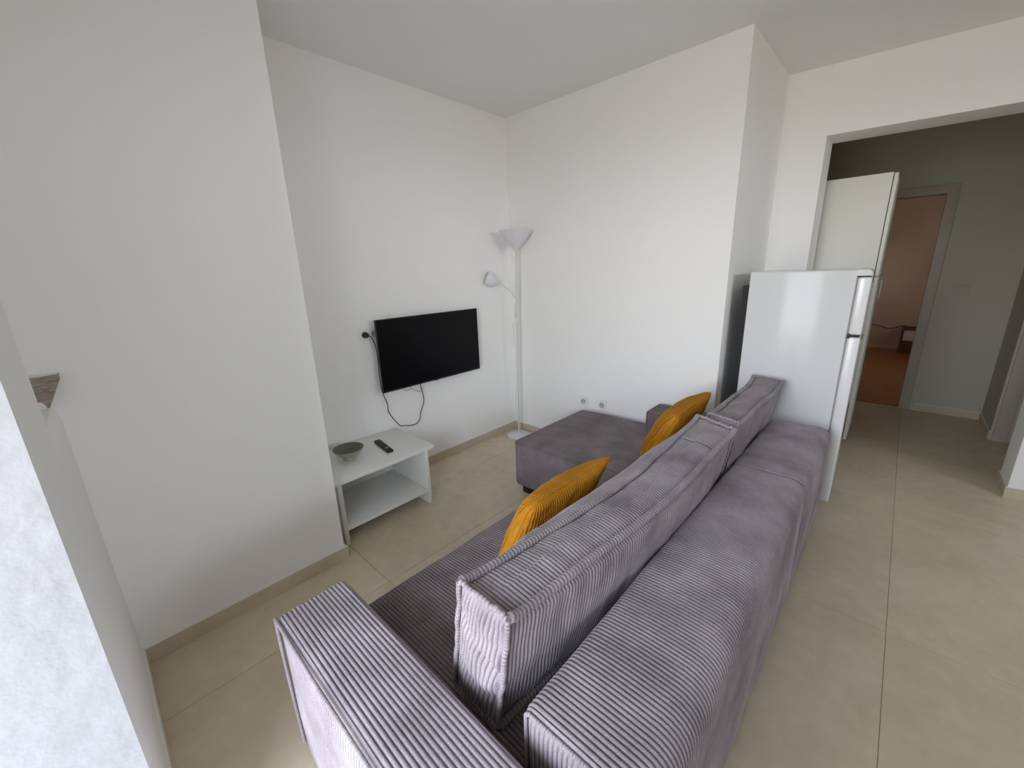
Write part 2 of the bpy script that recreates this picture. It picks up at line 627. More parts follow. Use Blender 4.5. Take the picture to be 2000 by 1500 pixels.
skirt('baseboard_left', (0, -2.0), (0, 0), (1, 0))
skirt('baseboard_back', (0.0, 0), (1.812, 0), (0, -1))
skirt('baseboard_pier', (XP, Y0), (XP, YP), (1, 0))
skirt('baseboard_pier_end', (0.0, YP - 0.0155), (XP, YP - 0.0155), (0, 1), t=0.0155)
skirt('baseboard_front', (XP + 0.009, Y0), (DOOR_X0, Y0), (0, 1))
skirt('baseboard_recess', (1.812, 0), (1.812, yh(1.812)), (1, 0))
skirt('baseboard_hall_left', (1.82, yh(1.82)), (XO0, yh(XO0)), (0, -1))
skirt('baseboard_hall_right', (XO1 - 0.009, yh(XO1)), (XR, yh(XR)), (0, -1))
skirt('baseboard_opening', (XO1, yh(XO1)), (XO1, yh(XO1) + TH), (-1, 0))
skirt('baseboard_hall_far', (2.86, YF), (3.32, YF), (0, -1))
skirt('baseboard_hall_side', (3.32, 2.26), (3.32, YF), (-1, 0))
skirt('baseboard_bedroom', (1.33, 6.63), (4.1, 6.63), (0, -1), 0.05)

# bedroom doorway: lining and casing
door = struct(Bag().box((DX1 - 0.02, YF - 0.002, 0), (DX1 + 0.0, YF + 0.13, DZ)).box((DX0, YF - 0.002, DZ - 0.02), (DX1, YF + 0.13, DZ))
              .box((DX0, YF - 0.002, 0), (DX0 + 0.02, YF + 0.13, DZ)).build('door_1', M['frame'], smooth=False),
              'open doorway to the bedroom with a beige frame')
Bag().box((DX1 - 0.022, YF - 0.018, 0), (DX1 + 0.056, YF, DZ + 0.055), 0.004).build('casing', M['frame'], door)
Bag().box((DX0 - 0.05, YF - 0.018, 0), (DX0 + 0.022, YF, DZ + 0.055), 0.004).build('casing', M['frame'], door)
Bag().box((DX0 - 0.05, YF - 0.0175, DZ - 0.022), (DX1 + 0.056, YF - 0.0005, DZ + 0.056), 0.004).build('casing', M['frame'], door)
# the leaf swung into the bedroom, hinged on the left, seen nearly edge-on
leaf = Bag().box((2.345, YF + 0.14, 0.012), (2.385, YF + 0.92, DZ - 0.03), 0.003).build('door_leaf', M['frame_dark'], door)
Bag().box((2.385, YF + 0.145, 0.9), (2.389, YF + 0.17, 1.1), 0.001).build('lock_plate', M['chrome'], leaf)
# second hall door on the right: only the edge of its casing shows
door2 = struct(Bag().box((3.335, 2.232, 0), (3.42, 2.249, 2.1), 0.004).build('door_2', M['frame']), 'beige door casing beside the hall corner')
Bag().box((3.42, 2.236, 0.006), (4.25, 2.249, 2.05), 0.002).build('door_panel', M['frame'], door2)

# stub of a stone sill in the recess by the pier
sill = Bag().prism_x([(-2.96, 1.223), (-2.836, 1.223), (-2.836, 1.208), (-2.878, 1.119), (-2.96, 1.119)], XP - 0.01, XP + 0.035)
sill = struct(sill.build('trim_1', M['stone'], smooth=False), 'broken stub of a brown stone sill by the left corner')
Bag().prism_x([(-2.96, 1.2232), (-2.838, 1.2232), (-2.838, 1.2262), (-2.96, 1.2262)], XP - 0.005, XP + 0.034).build('mortar_top', M['caulk'], sill, smooth=False)
Bag().prism_x([(-2.902, 1.118), (-2.884, 1.116), (-2.886, 1.128), (-2.894, 1.142), (-2.902, 1.140)], XP, XP + 0.039).build('mortar_lump', M['caulk'], sill, smooth=False)


# ------------------------------------------------------------------ corduroy upholstery
PITCH = 0.0120


def rib(t, amp, pitch=PITCH):
    return amp * np.abs(np.sin(np.pi * t / pitch)) ** 0.45


def groove_shade(t, pitch=PITCH):
    """painted shade: 1 in the channel between two wales, 0 on the rib"""
    return (1 - np.abs(np.sin(np.pi * t / pitch))) ** 2


def set_groove_shade(me, vals):
    at = me.attributes.new('groove_shade', 'FLOAT', 'POINT')
    at.data.foreach_set('value', np.asarray(vals, dtype=np.float32))


def rect_ring(x0, x1, z0, z1, r, n=14, ro=None):
    """rounded rectangle in (x,z), with outward normals; starts at the middle of the bottom"""
    pts, nor = [], []
    ro = ro or r
    cs = [(x1 - r, z0 + r, -90, r), (x1 - ro, z1 - ro, 0, ro), (x0 + r, z1 - r, 90, r), (x0 + r, z0 + r, 180, r)]
    for i, (cx, cz, a0, r) in enumerate(cs):
        for k in range(6):
            a = math.radians(a0 + 90 * k / 5)
            pts.append((cx + r * math.cos(a), cz + r * math.sin(a)))
            nor.append((math.cos(a), math.sin(a)))
        nx, nz, na, r = cs[(i + 1) % 4]
        a = math.radians(a0 + 90)
        p0 = np.array(pts[-1])
        p1 = np.array((nx + r * math.cos(math.radians(na)), nz + r * math.sin(math.radians(na))))
        for k in range(1, n):
            pts.append(tuple(p0 + (p1 - p0) * k / n))
            nor.append((math.cos(a), math.sin(a)))
    return np.array(pts), np.array(nor)


def vnoise(P, s, seed=0.0):
    return np.array([noise.noise(Vector((p[0] * s + seed, p[1] * s - seed, p[2] * s + 3.1 * seed))) for p in P])


def rib_box(name, lo, hi, m, parent, r=0.02, re0=0.012, re1=0.012, amp=0.0052, top=0.012, side=0.006, endb=0.004, spr=8, ro=None):
    """upholstered block: ribs repeat along y and run over front, top and back; the end faces carry upright ribs"""
    x0, y0, z0 = lo
    x1, y1, z1 = hi
    ring, nor = rect_ring(x0, x1, z0, z1, r, 14, ro)
    nr = len(ring)
    ny = int((y1 - y0) / PITCH * spr)
    ys = np.linspace(y0, y1, ny + 1)
    xc, zc, hx, hz = (x0 + x1) / 2, (z0 + z1) / 2, (x1 - x0) / 2, (z1 - z0) / 2
    u = (ring[:, 0] - xc) / hx
    w = (ring[:, 1] - zc) / hz
    bt = top * np.clip(1 - u ** 2, 0, 1) * (nor[:, 1] > 0.5)
    bs = side * np.clip(1 - w ** 2, 0, 1) * (np.abs(nor[:, 0]) > 0.5)
    V = []
    for y in ys:
        v = 2 * (y - y0) / (y1 - y0) - 1
        s0, s1 = y - y0, y1 - y
        ins = 0.0
        ra = 1.0
        for s, re in ((s0, re0), (s1, re1)):
            if s < re:
                ins += re - math.sqrt(max(re * re - (re - s) ** 2, 0))
                ra = min(ra, s / re)
        fall = 1 - abs(v) ** 6
        d = (bt + bs) * fall + rib(y - y0, amp) * ra - ins
        P = ring + nor * d[:, None]
        V.append(np.column_stack([P[:, 0], np.full(nr, y), P[:, 1]]))
    GV = [np.repeat(groove_shade(ys - y0), nr)]
    V = np.concatenate(V)
    # gentle unevenness
    nn = np.array([noise.noise(Vector((p[0] * 5, p[1] * 5, p[2] * 5))) for p in V[::1]])
    N3 = np.tile(np.column_stack([nor[:, 0], np.zeros(nr), nor[:, 1]]), (len(ys), 1))
    V = V + N3 * (nn * 0.0035)[:, None]
    F = []
    for j in range(len(ys) - 1):
        a, b = j * nr, (j + 1) * nr
        for k in range(nr):
            k2 = (k + 1) % nr
            F.append((a + k, a + k2, b + k2, b + k))
    verts = [V]
    off = len(V)
    for yend, sgn, re in ((y0, -1, re0), (y1, 1, re1)):
        ax0, ax1, az0, az1 = x0 + re * 0.75, x1 - re * 0.75, z0 + re * 0.75, z1 - re * 0.75
        nx = int((ax1 - ax0) / PITCH * spr)
        nz = 26
        X, Z = np.meshgrid(np.linspace(ax0, ax1, nx + 1), np.linspace(az0, az1, nz + 1), indexing='ij')
        uu, ww = 2 * (X - ax0) / (ax1 - ax0) - 1, 2 * (Z - az0) / (az1 - az0) - 1
        edge = np.clip((1 - np.maximum(np.abs(uu) * 1.0, np.abs(ww))) * 14, 0, 1)
        wob = np.array([noise.noise(Vector((x * 3, yend * 5, z * 6))) for x, z in zip(X.ravel(), Z.ravel())]).reshape(X.shape)
        Y = yend + sgn * (endb * (1 - uu ** 2) * (1 - ww ** 4) + rib(X - ax0 + wob * 0.006, amp) * edge + 0.004 * wob * edge - 0.001)
        G = np.column_stack([X.ravel(), Y.ravel(), Z.ravel()])
        for i in range(nx):
            for k in range(nz):
                a = off + i * (nz + 1) + k
                q = (a, a + nz + 1, a + nz + 2, a + 1)
                F.append(q if sgn < 0 else q[::-1])
        verts.append(G)
        GV.append((groove_shade(X - ax0 + wob * 0.006) * edge).ravel())
        off += len(G)
    me = mesh_np(name, np.concatenate(verts), F)
    set_groove_shade(me, np.concatenate(GV) * (1.0 if amp > 0.003 else 0.6))
    return link(name, me, m, parent)


def welt_tube(name, pts, r, m, parent, bead=0.012, step=0.0022, depth=0.26, seg=10):
    """fabric-covered piping whose cover shows the ribs"""
    pts = [Vector(p) for p in pts]
    fine = [pts[0]]
    acc = [0.0]
    for a, b in zip(pts, pts[1:]):
        L_ = (b - a).length
        n = max(1, int(L_ / step))
        for k in range(1, n + 1):
            fine.append(a.lerp(b, k / n))
            acc.append(acc[-1] + L_ / n)
    bg = Bag()
    bg.tube(fine, lambda i, t: r * (1 - depth + depth * abs(math.sin(math.pi * acc[i] / bead)) ** 0.6), seg)
    o = bg.build(name, m, parent, angle=80)
    if len(o.data.vertices) == len(fine) * seg:
        set_groove_shade(o.data, np.repeat(groove_shade(np.array(acc), bead), seg) * 0.8)
    return o


sofa = thing('corner_sofa', 'mauve grey corduroy corner sofa with a chaise along the back wall', 'sofa', (1.9, -1.3, 0))


def sp(o):
    return keep(o, sofa)


XB0, XB1 = 2.152, 2.432
YN, YFAR, YJ = -2.285, -0.045, -0.805
ZB, ZA, ZS = 0.60, 0.555, 0.40
back1 = sp(rib_box('backrest', (XB0, YN, 0.045), (XB1, YJ - 0.003, ZB), M['sofa'], None, r=0.02, ro=0.055, top=0.008, side=0.008))
back2 = sp(rib_box('backrest', (XB0, YJ + 0.003, 0.045), (XB1, YFAR, ZB), M['sofa'], None, r=0.02, ro=0.055, top=0.008, side=0.008))
arm1 = sp(rib_box('armrest', (1.425, -2.548, 0.045), (XB1 - 0.01, -2.345, ZA), M['sofa'], None, r=0.014, re0=0.012, top=0.006, side=0.004, endb=0.012))
arm2 = sp(rib_box('armrest', (1.465, -0.262, 0.20), (XB0 - 0.004, YFAR - 0.01, ZA), M['sofa_shaded'], None, r=0.014, top=0.006, side=0.004, endb=0.004))
seat = sp(rib_box('seat', (1.405, -2.338, 0.06), (XB0 - 0.004, -0.897, ZS), M['sofa_shaded'], None, r=0.035, top=0.018, side=0.008, endb=0.002))
chaise = sp(rib_box('chaise', (0.825, -0.888, 0.055), (XB0 - 0.004, YFAR - 0.012, ZS - 0.012), M['sofa_shaded'], None, r=0.03, re1=0.05, top=0.025, side=0.012, endb=0.012,
                    amp=0.0018))
# flange seams
welt_tube('seam', [(1.424, -2.551, 0.06), (1.420, -2.553, 0.3), (1.421, -2.553, 0.551), (1.7, -2.557, 0.558), (2.1, -2.556, 0.559), (2.424, -2.551, 0.556)],
          0.0055, M['sofa'], arm1, 0.006)
welt_tube('seam', [(XB0, YN - 0.001, 0.06), (XB0 + 0.004, YN - 0.002, ZB - 0.012), (XB0 + 0.014, YN - 0.002, ZB - 0.003), (XB1 - 0.014, YN - 0.002, ZB - 0.003), (XB1 - 0.003, YN - 0.002, ZB - 0.014), (XB1, YN, 0.06)],
          0.005, M['sofa'], back1, 0.006)
for zz in (0.369, 0.385):
    welt_tube('seam', [(0.83, -0.8935, zz), (1.1, -0.9005, zz + 0.003), (1.402, -0.899, zz + 0.003)], 0.0028, M['sofa_shaded'], chaise,
              0.006)
for fx, fy in ((0.90, -0.84), (0.90, -0.12), (1.48, -2.48), (1.48, -0.98), (2.37, -2.46), (2.37, -0.12), (2.37, -1.3), (1.48, -1.7)):
    sp(Bag().box((fx - 0.03, fy - 0.03, 0.0), (fx + 0.03, fy + 0.03, 0.062), 0.004).build('foot', M['foot']))


# ------------------------------------------------------------------ loose back cushions
def cushion(label, c, bulge_f, bulge_b, sag, seed, endb=0.02, spr=8, amp=0.0050):
    """c: corner dict keyed (side, end, level): side f/b, end n/r, level 0/1"""
    C8 = {k: np.array(v, float) for k, v in c.items()}

    def P(u, a, b):
        """u along the length (-1 near), a across the thickness (-1 front), b up (-1 bottom)"""
        s, t, q = (u + 1) / 2, (a + 1) / 2, (b + 1) / 2
        out = 0
        for e, we in (('n', 1 - s), ('r', s)):
            for sd, ws in (('f', 1 - t), ('b', t)):
                for lv, wv in ((0, 1 - q), (1, q)):
                    out = out + C8[(sd, e, lv)][None, :] * (we * ws * wv)[:, None]
        return out

    root = thing('back_cushion', label, 'cushion', tuple(np.mean([C8[k] for k in C8 if k[2] == 0], axis=0)), 'sofa back cushions')
    L_ = np.linalg.norm(C8[('f', 'r', 1)] - C8[('f', 'n', 1)])
    ny = int(L_ / PITCH * spr)
    us = np.linspace(-1, 1, ny + 1)
    nf, nt = 22, 16
    ring = [(-1, -1 + 2 * k / nf, -1, 0) for k in range(nf)] + [(-1 + 2 * k / nt, 1, 0, 1) for k in range(nt)] + \
           [(1, 1 - 2 * k / nf, 1, 0) for k in range(nf)] + [(1 - 2 * k / nt, -1, 0, -1) for k in range(nt)]
    A = np.array([r_[0] for r_ in ring])
    B = np.array([r_[1] for r_ in ring])
    NX = np.array([r_[2] for r_ in ring])
    NZ = np.array([r_[3] for r_ in ring])
    nr = len(ring)
    mid = lambda q: np.clip(1 - q * q, 0, 1)

    def disp(u, a, b):
        """where the edges themselves wander: sagging middle, perked corners"""
        k = np.clip(1 - u * u, 0, 1)
        dz = -sag * k * np.clip(b, 0, 1) * np.where(a < 0, 1.45, 1.0) if np.ndim(a) else -sag * k * np.clip(b, 0, 1)
        ear = np.clip((np.abs(u) - 0.93) / 0.07, 0, 1) ** 2 * np.clip(b, 0, 1)
        dz = dz + 0.010 * ear
        dx = 0.010 * np.sin(u * 3.3 + seed) * k * np.clip(b + 1, 0, 1)
        return dx, dz

    V = []
    for u in us:
        U = np.full(nr, u)
        p = P(U, A, B)
        ku = (1 - abs(u) ** 3.0) ** 0.8
        dx, dz = disp(U, A, B)
        p[:, 0] += dx
        p[:, 2] += dz
        f = mid(B) ** 0.36 * ku
        bl = np.where(NX < 0, bulge_f * f, np.where(NX > 0, bulge_b * f, 0)) + np.where(NZ > 0, mid(A) * (0.016 * ku - 0.012 * math.exp(-((u - 0.70) / 0.010) ** 2)), 0)
        rr = rib((u + 1) / 2 * L_, amp) * np.clip((1 - abs(u)) * 60, 0, 1)
        edge = np.where(NX != 0, np.clip((1 - np.abs(B)) * 12, 0, 1), np.clip((1 - np.abs(A)) * 8, 0, 1))
        p[:, 0] += NX * (bl + rr * (0.35 + 0.65 * edge))
        p[:, 2] += NZ * (bl + rr * (0.35 + 0.65 * edge))
        V.append(p)
    V = np.concatenate(V)
    wr = np.array([noise.noise(Vector((q[0] * 9 + seed, q[1] * 7, q[2] * 9))) for q in V]) * 0.007
    wr += np.array([noise.noise(Vector((q[0] * 3, q[1] * 24 + seed, q[2] * 5))) for q in V]) * 0.003
    V[:, 0] += np.tile(NX, len(us)) * wr
    V[:, 2] += np.tile(NZ, len(us)) * wr
    F = []
    for j in range(ny):
        a, b = j * nr, (j + 1) * nr
        for k in range(nr):
            k2 = (k + 1) % nr
            F.append((a + k, b + k, b + k2, a + k2))
    me = mesh_np('cover', V, F)
    set_groove_shade(me, np.repeat(groove_shade((us + 1) / 2 * L_), nr))
    keep(link('cover', me, M['sofa']), root)
    # end panels, crumpled
    for e, sgn in ((-1, -1), (1, 1)):
        th = np.linalg.norm(C8[('b', 'n', 1)] - C8[('f', 'n', 1)])
        na, nb = int(th / PITCH * spr), 60
        Ag, Bg = np.meshgrid(np.linspace(-1, 1, na + 1), np.linspace(-1, 1, nb + 1), indexing='ij')
        a, b = Ag.ravel(), Bg.ravel()
        p = P(np.full(a.shape, float(e)), a, b)
        dx, dz = disp(np.full(a.shape, float(e)), a, b)
        p[:, 0] += dx
        p[:, 2] += dz
        edge = np.clip((1 - np.maximum(np.abs(a), np.abs(b))) * 9, 0, 1)
        fold = np.exp(-((b - 0.30 + 0.32 * a) / 0.09) ** 2) * 0.014 + np.exp(-((b + 0.35 + 0.2 * a) / 0.12) ** 2) * 0.008
        cr_ = np.array([noise.noise(Vector((x * 2.2 + seed, z * 5.0, seed))) for x, z in zip(a, b)])
        out = endb * mid(a) * mid(b) ** 0.6 + edge * (rib((a + 1) / 2 * th + cr_ * 0.004, amp) - fold + cr_ * 0.008)
        p[:, 1] += sgn * out
        p[:, 0] += 0.006 * cr_ * edge
        Fe = []
        for i in range(na):
            for k in range(nb):
                q = i * (nb + 1) + k
                t4 = (q, q + nb + 1, q + nb + 2, q + 1)
                Fe.append(t4 if sgn < 0 else t4[::-1])
        em = mesh_np('end_panel', p, Fe)
        set_groove_shade(em, groove_shade((a + 1) / 2 * th + cr_ * 0.004) * edge)
        keep(link('end_panel', em, M['sofa']), root)
    # piping
    edges = []
    lin = np.linspace(-1, 1, 60)
    one = np.ones(60)
    for a, b in ((-1, 1), (1, 1), (-1, -1), (1, -1)):
        edges.append((lin, a * one, b * one, 0.0118))
    for e in (-1, 1):
        for a in (-1, 1):
            edges.append((e * one, a * one, lin, 0.0072))
        for b in (-1, 1):
            edges.append((e * one, lin, b * one, 0.0072))
    for uu, aa, bb_, rad in edges:
        p = P(uu, aa, bb_)
        dx, dz = disp(uu, aa, bb_)
        p[:, 0] += dx
        p[:, 2] += dz
        if abs(uu[0] - uu[-1]) < 1e-6:
            p[:, 1] += np.sign(uu[0]) * (0.002 + 0.004 * np.array([noise.noise(Vector((seed, t * 4, 1.0))) for t in lin]))
        w1 = np.array([noise.noise(Vector((t * 6 + seed, aa[0], bb_[0]))) for t in lin]) * 0.004
        p[:, 0] += w1 + aa * 0.0075 * (np.abs(aa) == 1)
        p[:, 2] += w1 * 0.6 + 0.0085 * np.where(np.abs(bb_) == 1, bb_, 0)
        keep(welt_tube('piping', p, rad, M['sofa'], None), root)
    return root


cushion('long near back cushion with thick piping, lying against the sofa back by the near arm',
        {('f', 'n', 0): (1.885, -2.265, 0.425), ('b', 'n', 0): (2.035, -2.265, 0.425), ('f', 'n', 1): (1.965, -2.283, 0.795), ('b', 'n', 1): (2.110, -2.287, 0.797),
         ('f', 'r', 0): (1.93, -0.90, 0.425), ('b', 'r', 0): (2.09, -0.90, 0.425), ('f', 'r', 1): (1.998, -0.862, 0.797), ('b', 'r', 1): (2.160, -0.925, 0.792)},
        0.115, 0.038, 0.032, 1.3)
cushion('shorter far back cushion with thick piping, on the chaise end beside the fridge',
        {('f', 'n', 0): (1.95, -0.83, 0.415), ('b', 'n', 0): (2.10, -0.83, 0.415), ('f', 'n', 1): (2.025, -0.80, 0.800), ('b', 'n', 1): (2.150, -0.84, 0.797),
         ('f', 'r', 0): (1.95, -0.02, 0.415), ('b', 'r', 0): (2.09, -0.02, 0.415), ('f', 'r', 1): (2.018, 0.03, 0.806), ('b', 'r', 1): (2.163, -0.01, 0.806)},
        0.06, 0.02, 0.018, 5.1)


# ------------------------------------------------------------------ mustard throw pillows
def pillow(label, tl, tr, bl, br, T, pitch, amp, seed):
    tl, tr, bl, br = (np.array(v, float) for v in (tl, tr, bl, br))
    cen = (tl + tr + bl + br) / 4
    nrm = np.cross(tr - tl, bl - tl)
    nrm = nrm / np.linalg.norm(nrm)
    W = np.linalg.norm(tr - tl)
    nu, nv = int(W / pitch * 7), 64
    Ug, Vg = np.meshgrid(np.linspace(-1, 1, nu + 1), np.linspace(-1, 1, nv + 1), indexing='ij')
    u, v = Ug.ravel(), Vg.ravel()
    root = thing('throw_pillow', label, 'pillow', tuple((bl + br) / 2), 'mustard throw pillows')
    pinch_u = 1 - 0.07 * (1 - v * v)
    pinch_v = 1 - 0.07 * (1 - u * u)
    s, t = (u * pinch_u + 1) / 2, (v * pinch_v + 1) / 2
    base = (1 - s)[:, None] * ((1 - t)[:, None] * bl + t[:, None] * tl) + s[:, None] * ((1 - t)[:, None] * br + t[:, None] * tr)
    near = (np.clip(-u, 0, 1) * np.clip(v, 0, 1)) ** 5
    base = base + (cen - base) * (0.13 * near)[:, None]
    th = T * (np.clip(1 - np.abs(u) ** 2.6, 0, 1) * np.clip(1 - np.abs(v) ** 2.6, 0, 1)) ** 0.46
    edge = np.clip((1 - np.maximum(np.abs(u), np.abs(v))) * 30, 0, 1)
    wr = np.array([noise.noise(Vector((a * 2 + seed, b * 2, seed))) for a, b in zip(u, v)])
    wr2 = np.array([noise.noise(Vector((a * 5 + seed, b * 9, seed))) for a, b in zip(u, v)])
    Vs, F, GV = [], [], []
    for sd in (1, -1):
        GV.append(groove_shade((u + 1) / 2 * W + wr * 0.01, pitch) * edge)
        d = th * (0.64 if sd == 1 else 0.36) + edge * (rib((u + 1) / 2 * W + wr * 0.01, amp, pitch) + wr * 0.006 + wr2 * 0.004)
        Vs.append(base + nrm[None, :] * (sd * d)[:, None])
        o_ = (0 if sd == 1 else (nu + 1) * (nv + 1))
        for i in range(nu):
            for k in range(nv):
                q = o_ + i * (nv + 1) + k
                t4 = (q, q + nv + 1, q + nv + 2, q + 1)
                F.append(t4 if sd == -1 else t4[::-1])
    me = mesh_np('cover', np.concatenate(Vs), F)
    set_groove_shade(me, np.concatenate(GV))
    keep(link('cover', me, M['mustard']), root)
    # edge seam
    loop = []
    N_ = 30
    for k in range(N_):
        loop.append((-1 + 2 * k / N_, 1))
    for k in range(N_):
        loop.append((1, 1 - 2 * k / N_))
    for k in range(N_):
        loop.append((1 - 2 * k / N_, -1))
    for k in range(N_ + 1):
        loop.append((-1, -1 + 2 * k / N_))
    pts = []
    for a, b in loop:
        s1, t1 = (a * (1 - 0.07 * (1 - b * b)) + 1) / 2, (b * (1 - 0.07 * (1 - a * a)) + 1) / 2
        q3 = (1 - s1) * ((1 - t1) * bl + t1 * tl) + s1 * ((1 - t1) * br + t1 * tr)
        pts.append(q3 + (cen - q3) * 0.13 * (max(-a, 0) * max(b, 0)) ** 5)
    keep(welt_tube('seam', pts, 0.0022, M['mustard'], None, 0.0125), root)
    return root


pillow('mustard corduroy pillow propped on the long near back cushion, above the seat',
       (1.835, -1.90, 0.772), (1.842, -1.41, 0.765), (1.685, -1.93, 0.43), (1.685, -1.43, 0.43), 0.135, 0.0125, 0.0045, 2.0)
pillow('mustard pillow propped on the far back cushion, above the chaise',
       (1.87, -0.79, 0.765), (1.882, -0.34, 0.785), (1.69, -0.80, 0.425), (1.69, -0.34, 0.425), 0.155, 0.0125, 0.003, 8.0)

# ------------------------------------------------------------------ fridge in the recess
fr_rot = math.radians(2.0)
fridge = thing('fridge', 'white two-door fridge standing behind the far end of the sofa', 'fridge', (1.912, 0.085, 0))


def fp(o):
    o.parent = fridge
    return o


FW, FD, FH = 0.500, 0.54, 1.443     # body depth (x), width (y), height
body = fp(Bag().box((0, 0, 0.03), (FW, FD, FH), 0.006, 3).build('body', M['white_gloss']))
tc_ = []
for cx_, cz_, a0_ in ((FW + 0.062 - 0.022, FH - 0.022, 0),):
    tc_ = [(FW - 0.004, FH - 0.030), (FW + 0.062, FH - 0.030)] + [(cx_ + 0.022 * math.cos(math.radians(a)), cz_ + 0.022 * math.sin(math.radians(a))) for a in range(0, 91, 15)] + [(FW - 0.004, FH - 0.0002)]
tb_ = Bag()
v0 = [tb_.bm.verts.new((x, 0.0002, z)) for x, z in tc_]
v1 = [tb_.bm.verts.new((x, FD - 0.0002, z)) for x, z in tc_]
tb_.bm.faces.new(v0)
tb_.bm.faces.new(v1[::-1])
for i in range(len(tc_)):
    j = (i + 1) % len(tc_)
    tb_.bm.faces.new((v0[i], v0[j], v1[j], v1[i]))
fp(tb_.build('top_cap', M['white_gloss'], angle=40))
fp(Bag().box((FW + 0.0, 0.006, 0.06), (FW + 0.006, FD - 0.006, FH - 0.035), 0.001).build('gasket', M['gasket']))
ZSPL = 1.095
d1 = fp(Bag().box((FW + 0.006, 0.0, ZSPL + 0.006), (FW + 0.062, FD, FH - 0.036), 0.012, 4).build('freezer_door', M['white_door']))
d2 = fp(Bag().box((FW + 0.006, 0.0, 0.085), (FW + 0.062, FD, ZSPL - 0.006), 0.012, 4).build('fridge_door', M['white_door']))
Bag().box((FW + 0.004, -0.003, ZSPL - 0.012), (FW + 0.016, 0.004, ZSPL + 0.012), 0.002).build('hinge', M['black'], d2)
Bag().box((FW + 0.006, 0.004, ZSPL - 0.005), (FW + 0.055, FD - 0.004, ZSPL + 0.005), 0.001).build('door_gap', M['black'], d2)
Bag().box((FW + 0.004, 0.003, FH - 0.036), (FW + 0.057, FD - 0.003, FH - 0.0305), 0.001).build('door_gap', M['black'], d1)
Bag().box((FW + 0.060, 0.03, ZSPL + 0.01), (FW + 0.068, 0.06, ZSPL + 0.28), 0.003).build('handle', M['gasket'], d1)
Bag().box((FW + 0.060, 0.03, ZSPL - 0.38), (FW + 0.068, 0.06, ZSPL - 0.02), 0.003).build('handle', M['gasket'], d2)
fp(Bag().box((-0.035, 0.012, 0.05), (0.0, FD - 0.02, FH - 0.08)).build('condenser', M['back_shade']))
for fx in (0.05, FW - 0.05):
    for fy in (0.05, FD - 0.05):
        fp(Bag().lathe([(0, 0), (0.018, 0), (0.018, 0.03), (0, 0.03)], (fx, fy, 0), seg=16).build('foot', M['black']))
fridge.rotation_euler = (0, 0, fr_rot)

# ------------------------------------------------------------------ tall kitchen cabinet in the hall opening
cab = thing('tall_cabinet', 'tall cream cabinet behind the fridge, inside the hall opening', 'cabinet', (1.85, 1.255, 0))
CW, CD, CH = 0.578, 0.55, 2.06
Bag().box((0, 0, 0.1), (CW, CD, CH), 0.001).build('carcass', M['cream_lam'], cab)
Bag().box((0.02, 0.02, 0), (CW - 0.05, CD - 0.02, 0.1)).build('plinth', M['cream_lam'], cab)
cd1 = Bag().box((CW + 0.005, 0.001, 1.372), (CW + 0.025, CD - 0.001, CH - 0.006), 0.001).build('door', M['beige_edge'], cab)
cd2 = Bag().box((CW + 0.005, 0.001, 0.102), (CW + 0.025, CD - 0.001, 1.366), 0.001).build('door', M['beige_edge'], cab)
Bag().tube([(CW + 0.024, 0.045, 1.342), (CW + 0.05, 0.045, 1.342), (CW + 0.05, 0.045, 1.22), (CW + 0.024, 0.045, 1.22)], 0.005, 8).build('handle', M['chrome'], cd2)
Bag().box((CW, 0.004, 0.105), (CW + 0.005, CD - 0.004, CH - 0.01)).build('door_gap', M['black'], cab)

# ------------------------------------------------------------------ television and its cables
tv = thing('television', 'black flat television mounted on the left wall', 'television', (0.03, -0.956, 0.708))
TX = 0.082
keep(Bag().box((TX - 0.012, -1.411, 0.708), (TX, -0.502, 1.214), 0.002).build('bezel', M['black']), tv)
keep(Bag().box((TX - 0.0005, -1.405, 0.720), (TX + 0.0006, -0.508, 1.208)).build('screen', M['screen']), tv)
keep(Bag().box((TX - 0.042, -1.38, 0.735), (TX - 0.012, -0.533, 1.19), 0.01, 2).build('rear_shell', M['black']), tv)
keep(Bag().box((0.0, -1.06, 0.86), (TX - 0.041, -0.85, 1.06), 0.003).build('wall_bracket', M['black']), tv)
keep(Bag().box((TX - 0.01, -0.965, 0.7035), (TX - 0.001, -0.935, 0.709), 0.002).build('sensor_bump', M['black']), tv)

pc = thing('power_cord', 'thin black television cord looping down from its plug by the wall', 'cord', (0.02, -1.45, 1.11))
path = smooth_path([(0.038, -1.455, 1.115), (0.048, -1.43, 1.10), (0.045, -1.405, 1.03), (0.034, -1.395, 0.94), (0.03, -1.396, 0.84), (0.03, -1.394, 0.743), (0.032, -1.384, 0.68),
                    (0.03, -1.362, 0.605), (0.026, -1.358, 0.547), (0.03, -1.322, 0.477), (0.034, -1.278, 0.416), (0.034, -1.255, 0.4125), (0.034, -1.205, 0.396), (0.03, -1.144, 0.390),
                    (0.03, -1.107, 0.42), (0.026, -1.090, 0.471), (0.028, -1.055, 0.546), (0.03, -1.058, 0.607), (0.036, -1.072, 0.66), (0.04, -1.08, 0.70), (0.041, -1.08, 0.76)], 8)
path = [p for p in path]
keep(Bag().tube(path, 0.0030, 8).build('cable', M['black']), pc)
keep(Bag().lathe([(0, 0.006), (0.019, 0.006), (0.019, 0.028), (0.014, 0.036), (0.008, 0.05), (0, 0.05)], (0.004, -1.455, 1.116), (1, 0, 0), 20).build('plug', M['black']), pc)
gc = Bag().tube(smooth_path([(0.02, -1.27, 0.76), (0.02, -1.24, 0.712), (0.018, -1.19, 0.665), (0.018, -1.15, 0.68), (0.018, -1.145, 0.75)], 8), 0.0022, 8)
